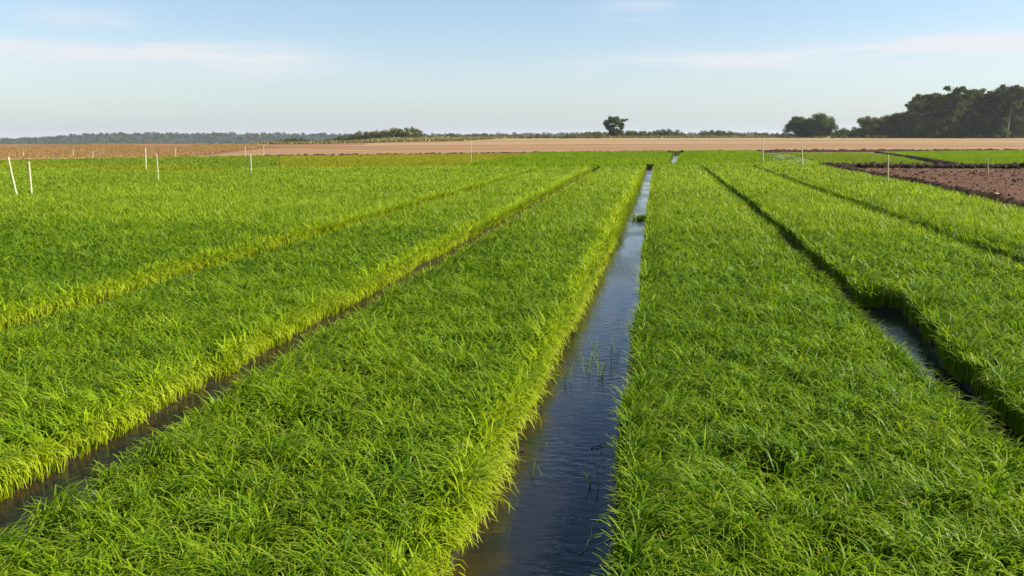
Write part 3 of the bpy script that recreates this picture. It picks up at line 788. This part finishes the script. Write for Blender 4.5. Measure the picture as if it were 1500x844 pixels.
# shrubs along the field edge
sh = []
for px in (421, 431, 439): sh.append((px, 262, 2.5, 0, 'dark shrub of the isolated left group above the orange soil', 'dark shrubs above the orange soil patch'))
for px in (455, 462, 474, 483): sh.append((px, 275, 2.0, 0, 'low dark shrub in the thin row left of the tall shrub group', 'low shrubs left of the tall shrub group'))
for px, h in ((497, 4.3), (507, 4.6), (517, 4.2), (528, 4.0), (537, 5.4), (548, 4.6), (560, 4.8), (573, 4.7), (585, 5.6), (595, 6.0), (603, 5.0)):
    sh.append((px, 330, h*.95, 1 if px > 525 else 0, 'tall shrub of the leafy group left of centre on the skyline', 'tall shrubs left of centre'))
for px in range(500, 612, 10): sh.append((px+random.uniform(-3, 3), 312, random.uniform(1.4, 2.2), 2, 'low olive bush at the foot of the tall shrub group', 'low bushes below the tall shrubs'))
for px in range(612, 880, 11): sh.append((px+random.uniform(-4, 4), 345+random.uniform(-12, 12), random.uniform(1.3, 2.7), 1+int(px/11) % 2, 'small olive shrub in the low row between shrub group and lone tree', 'small shrubs between shrub group and lone tree'))
for px, h in ((858, 3.2), (872, 3.4), (884, 3.0), (912, 4.0), (920, 3.6), (930, 3.8), (942, 3.6), (956, 2.6)): sh.append((px, 372, h, 1, 'olive shrub close beside the lone tree', 'shrubs round the lone tree'))
for px, h in ((964, 3.8), (972, 4.2), (981, 4.3)): sh.append((px, 380, h, 0, 'dark shrub of the compact clump right of the lone tree', 'compact dark clump right of the lone tree'))
for px, h in ((1034, 3.6), (1044, 3.8), (1055, 3.6), (1066, 3.4)): sh.append((px, 420, h, 0, 'flat topped distant shrub between the compact clump and the round trees', 'flat topped distant shrubs'))
for px in range(990, 1160, 11): sh.append((px+random.uniform(-4, 4), 372+random.uniform(-10, 10), random.uniform(1.5, 2.6), int(px/11) % 3, 'small shrub in the low row left of the round trees', 'small shrubs left of the round trees'))
for px in range(1222, 1280, 9): sh.append((px+random.uniform(-3, 3), 372+random.uniform(-8, 8), random.uniform(3.6, 5.4), int(px/9) % 2, 'shrub filling the dip between round trees and low clump', 'shrubs in the dip of the tree line'))
for px in range(1250, 1348, 8): sh.append((px+random.uniform(-3, 3), 376+random.uniform(-5, 5), random.uniform(4.0, 5.6), int(px/8) % 2, 'shrub filling the foot of the low dark clump beside the wood', 'shrubs under the low dark clump'))
for px in range(1338, 1520, 8): sh.append((px+random.uniform(-3, 3), 400+random.uniform(-5, 5), random.uniform(3.4, 5.0), 0, 'dark shrub closing the gaps between the gum trunks', 'shrubs under the tall wood'))
for px in range(1155, 1500, 16): sh.append((px+random.uniform(-5, 5), 348+random.uniform(-4, 4), random.uniform(1.0, 1.9), 2, 'low olive bush along the foot of the right trees', 'low bushes at the foot of the right trees'))
for px, Y, h, v, lab, g in sh:
    plant('bush', px, Y, h, v, 'shrub', lab, 'shrub', g, random.uniform(.95, 1.3))

# dry weeds and scrub
plot_crop('dry_grass', [(-66, 79.5), (-57, 92), (-66, 125), (-76, 164), (-102, 206), (-140, 206), (-130, 150), (-90, 85), (-72, 78)], 26, .09, .22, M['dry'],
          'brown dry grass left of the tan strip', holes=[red_patch], cat='dry grass', mar=6)
plot_crop('scrub', [(-95, 330), (-55, 345), (30, 360), (130, 365), (290, 375), (300, 390), (130, 385), (30, 380), (-60, 366), (-110, 345)], 3.2, .4, .8, M['scrub'],
          'olive weeds and tall dry grass along the tree line', cat='weeds', mar=10)
plot_crop('scrub', [(-100, 212), (-80, 235), (-60, 268), (-58, 340), (-100, 330), (-150, 300)], 3.0, .35, .7, M['scrub'],
          'olive weeds around the shrubs left of centre', cat='weeds', mar=10)

# ------------------------------------------------------------------ distant hill with its wood
def hill():
    px = np.linspace(-60, 1560, 200); V = []
    Yb = 1700.0
    top = np.interp(px, [-60, 60, 85, 135, 200, 300, 430, 560, 700, 840, 1000, 1560], [204.5, 204, 201, 197, 196.5, 196.5, 197, 198.5, 197.5, 196.5, 196.5, 197.5])
    prof = [(0, 0), (.35, .45), (.7, .85), (1, 1), (1.5, .7), (2.2, 0)]
    rows = []
    for p_, t in zip(px, top):
        x = azim(p_)
        ztop = CZ+Yb*1.0*(200-t)/F*.985
        rows.append([(x*(Yb-300+300*u), Yb-300+300*u, -24+(ztop+24)*v) for u, v in prof])
    V = np.array(rows).reshape(-1, 3); k = len(prof)
    ii, jj = np.meshgrid(np.arange(k-1), np.arange(len(px)-1)); a = (jj*k+ii).ravel()
    Q = np.stack([a, a+1, a+k+1, a+k], 1)
    tag(link('hill', mesh_np('hill', V, Q, smooth=True), M['hill']), 'low wooded hill on the left horizon', 'hill', kind='structure')
    # the wood on it
    C = []
    for _ in range(2600):
        p_ = rng.uniform(-60, 1560); u = rng.random()
        t = np.interp(p_, px, top); ztop = CZ+Yb*(200-t)/F*.985
        C.append((azim(p_)*(Yb-300+300*u), Yb-300+300*u, -24+(ztop+24)*np.interp(u, [0, .35, .7, 1], [0, .45, .85, 1])+rng.uniform(.5, 2.5), rng.uniform(2.5, 5.0)))
    me = leaf_cloud('far_wood', C, 1.3, 4.0, None, .75)
    tag(link('far_wood', me, M['leaf_far']), 'hazy wood covering the distant hill', 'wood', kind='stuff')
hill()

# ------------------------------------------------------------------ air
HAZE = 0.00011
if HAZE:
    x0, x1, y0, y1, z0, z1 = -9700, 9700, -400, 9050, -26, 42
    V = [(x0, y0, z0), (x1, y0, z0), (x1, y1, z0), (x0, y1, z0), (x0, y0, z1), (x1, y0, z1), (x1, y1, z1), (x0, y1, z1)]
    Fc = [(3, 2, 1, 0), (4, 5, 6, 7), (0, 1, 5, 4), (1, 2, 6, 5), (2, 3, 7, 6), (3, 0, 4, 7)]
    me = bpy.data.meshes.new('haze'); me.from_pydata(V, [], Fc); me.update()
    m, nt, out = newmat('pale_air')
    pv = N(nt, 'ShaderNodeVolumePrincipled'); pv.inputs['Color'].default_value = (.80, .88, 1, 1); pv.inputs['Density'].default_value = HAZE
    pv.inputs['Anisotropy'].default_value = .2
    nt.links.new(pv.outputs[0], out.inputs['Volume'])
    tag(link('haze', me, m), 'pale blue haze over the distant land', 'haze', kind='stuff')

# ------------------------------------------------------------------ light and sky
SUN_EL, SUN_AZ = 33, 82          # azimuth clockwise from the ditches' direction (+Y)
sd = Vector((math.sin(R(SUN_AZ))*math.cos(R(SUN_EL)), math.cos(R(SUN_AZ))*math.cos(R(SUN_EL)), math.sin(R(SUN_EL))))
L = bpy.data.lights.new('sun', 'SUN'); L.energy = 5.0; L.angle = R(.6); L.color = (1, .91, .76)
lo = bpy.data.objects.new('sun', L); col.objects.link(lo); lo.location = sd*60
lo.rotation_mode = 'QUATERNION'; lo.rotation_quaternion = (-sd).to_track_quat('-Z', 'Y')

w = bpy.data.worlds.new('World'); scene.world = w; w.use_nodes = True
nt = w.node_tree; nt.nodes.clear()
out = nt.nodes.new('ShaderNodeOutputWorld'); bg = nt.nodes.new('ShaderNodeBackground'); bg.inputs['Strength'].default_value = .082
sky = nt.nodes.new('ShaderNodeTexSky'); sky.sky_type = 'NISHITA'; sky.sun_disc = False
sky.sun_elevation = R(SUN_EL); sky.sun_rotation = R(SUN_AZ); sky.air_density = 1.0; sky.dust_density = .3; sky.ozone_density = 1.5
tc = N(nt, 'ShaderNodeTexCoord')
sx = N(nt, 'ShaderNodeSeparateXYZ'); nt.links.new(tc.outputs['Generated'], sx.inputs[0])
def mth(op, a, b=None, c=None):
    n = N(nt, 'ShaderNodeMath', operation=op)
    for i, v in enumerate((a, b, c)):
        if v is None: continue
        if hasattr(v, 'node'): nt.links.new(v, n.inputs[i])
        else: n.inputs[i].default_value = v
    return n.outputs[0]
az_ = mth('ARCTAN2', sx.outputs['X'], sx.outputs['Y']); el_ = mth('ARCSINE', sx.outputs['Z'])
def pix(px, py):
    r = ray(px, py).normalized(); return math.atan2(r.x, r.y), math.asin(r.z)
cv = N(nt, 'ShaderNodeCombineXYZ'); nt.links.new(mth('MULTIPLY', az_, 3.2), cv.inputs[0]); nt.links.new(mth('MULTIPLY', el_, 34.0), cv.inputs[1])
n1 = N(nt, 'ShaderNodeTexNoise'); n1.inputs['Scale'].default_value = 2.2; n1.inputs['Detail'].default_value = 7; n1.inputs['Roughness'].default_value = .55; n1.inputs['Distortion'].default_value = .4
nt.links.new(cv.outputs[0], n1.inputs['Vector'])
n2 = N(nt, 'ShaderNodeTexNoise'); n2.inputs['Scale'].default_value = .9; n2.inputs['Detail'].default_value = 3
nt.links.new(cv.outputs[0], n2.inputs['Vector'])
warp = mth('MULTIPLY', mth('SUBTRACT', n2.outputs['Fac'], .5), .035)
elw = mth('ADD', el_, warp)
def wisp(px, py, hw, hh, amp, slope=0.0):
    """one streak of high cloud round a direction: soft in height, fading at both ends"""
    a0, e0 = pix(px, py)
    da = mth('SUBTRACT', az_, a0); de = mth('SUBTRACT', mth('SUBTRACT', elw, e0), mth('MULTIPLY', da, slope))
    ga = mth('EXPONENT', mth('MULTIPLY', mth('POWER', mth('ABSOLUTE', mth('DIVIDE', da, hw)), 4.0), -1.0))
    ge = mth('EXPONENT', mth('MULTIPLY', mth('POWER', mth('ABSOLUTE', mth('DIVIDE', de, hh)), 2.0), -1.0))
    return mth('MULTIPLY', mth('MULTIPLY', ga, ge), amp)
tot = None
for a in ((150, 84, .22, .016, .9), (330, 70, .09, .007, .55), (1250, 74, .27, .010, .8, .04), (1400, 92, .24, .014, .35), (1420, 66, .09, .007, .8), (120, 18, .06, .010, .4), (930, 12, .05, .010, .35), (950, 120, .5, .03, .12)):
    v = wisp(*a); tot = v if tot is None else mth('ADD', tot, v)
nz = N(nt, 'ShaderNodeMapRange'); nt.links.new(n1.outputs['Fac'], nz.inputs[0]); nz.inputs[1].default_value = .22; nz.inputs[2].default_value = .6
cloud = mth('MINIMUM', mth('MULTIPLY', mth('MULTIPLY', tot, nz.outputs[0]), 1.15), .9)
hs = N(nt, 'ShaderNodeHueSaturation'); hs.inputs['Saturation'].default_value = 1.04; hs.inputs['Value'].default_value = .97
nt.links.new(sky.outputs[0], hs.inputs['Color'])
hz = mth('MULTIPLY', mth('EXPONENT', mth('MULTIPLY', mth('MAXIMUM', el_, 0.0), -1/R(4.0))), .78)
c0 = mixc(nt, hz, mixc(nt, 1.0, hs.outputs[0], (.99, .98, 1.03), 'MULTIPLY'), (2.3, 3.1, 3.95))
cc = mixc(nt, cloud, c0, (5.1, 5.25, 5.5))
nt.links.new(cc, bg.inputs['Color']); nt.links.new(bg.outputs[0], out.inputs['Surface'])

# ------------------------------------------------------------------ camera and render settings
cam = bpy.data.cameras.new('camera'); co = bpy.data.objects.new('camera', cam); col.objects.link(co)
cam.sensor_width = 36; cam.lens = F/PW*36; cam.clip_start = .05; cam.clip_end = 20000
co.location = (0, 0, CZ); co.rotation_euler = (R(90)-PIT, 0, YAW)
scene.camera = co
vs = scene.view_settings
vs.view_transform = 'Standard'; vs.look = 'None'; vs.gamma = 1; vs.exposure = 1.0; vs.use_curve_mapping = False
scene.render.engine = 'CYCLES'
cy = scene.cycles
cy.max_bounces = 6; cy.diffuse_bounces = 3; cy.glossy_bounces = 3; cy.transmission_bounces = 3; cy.volume_bounces = 1; cy.transparent_max_bounces = 4
cy.caustics_reflective = False; cy.caustics_refractive = False
cy.use_denoising = True
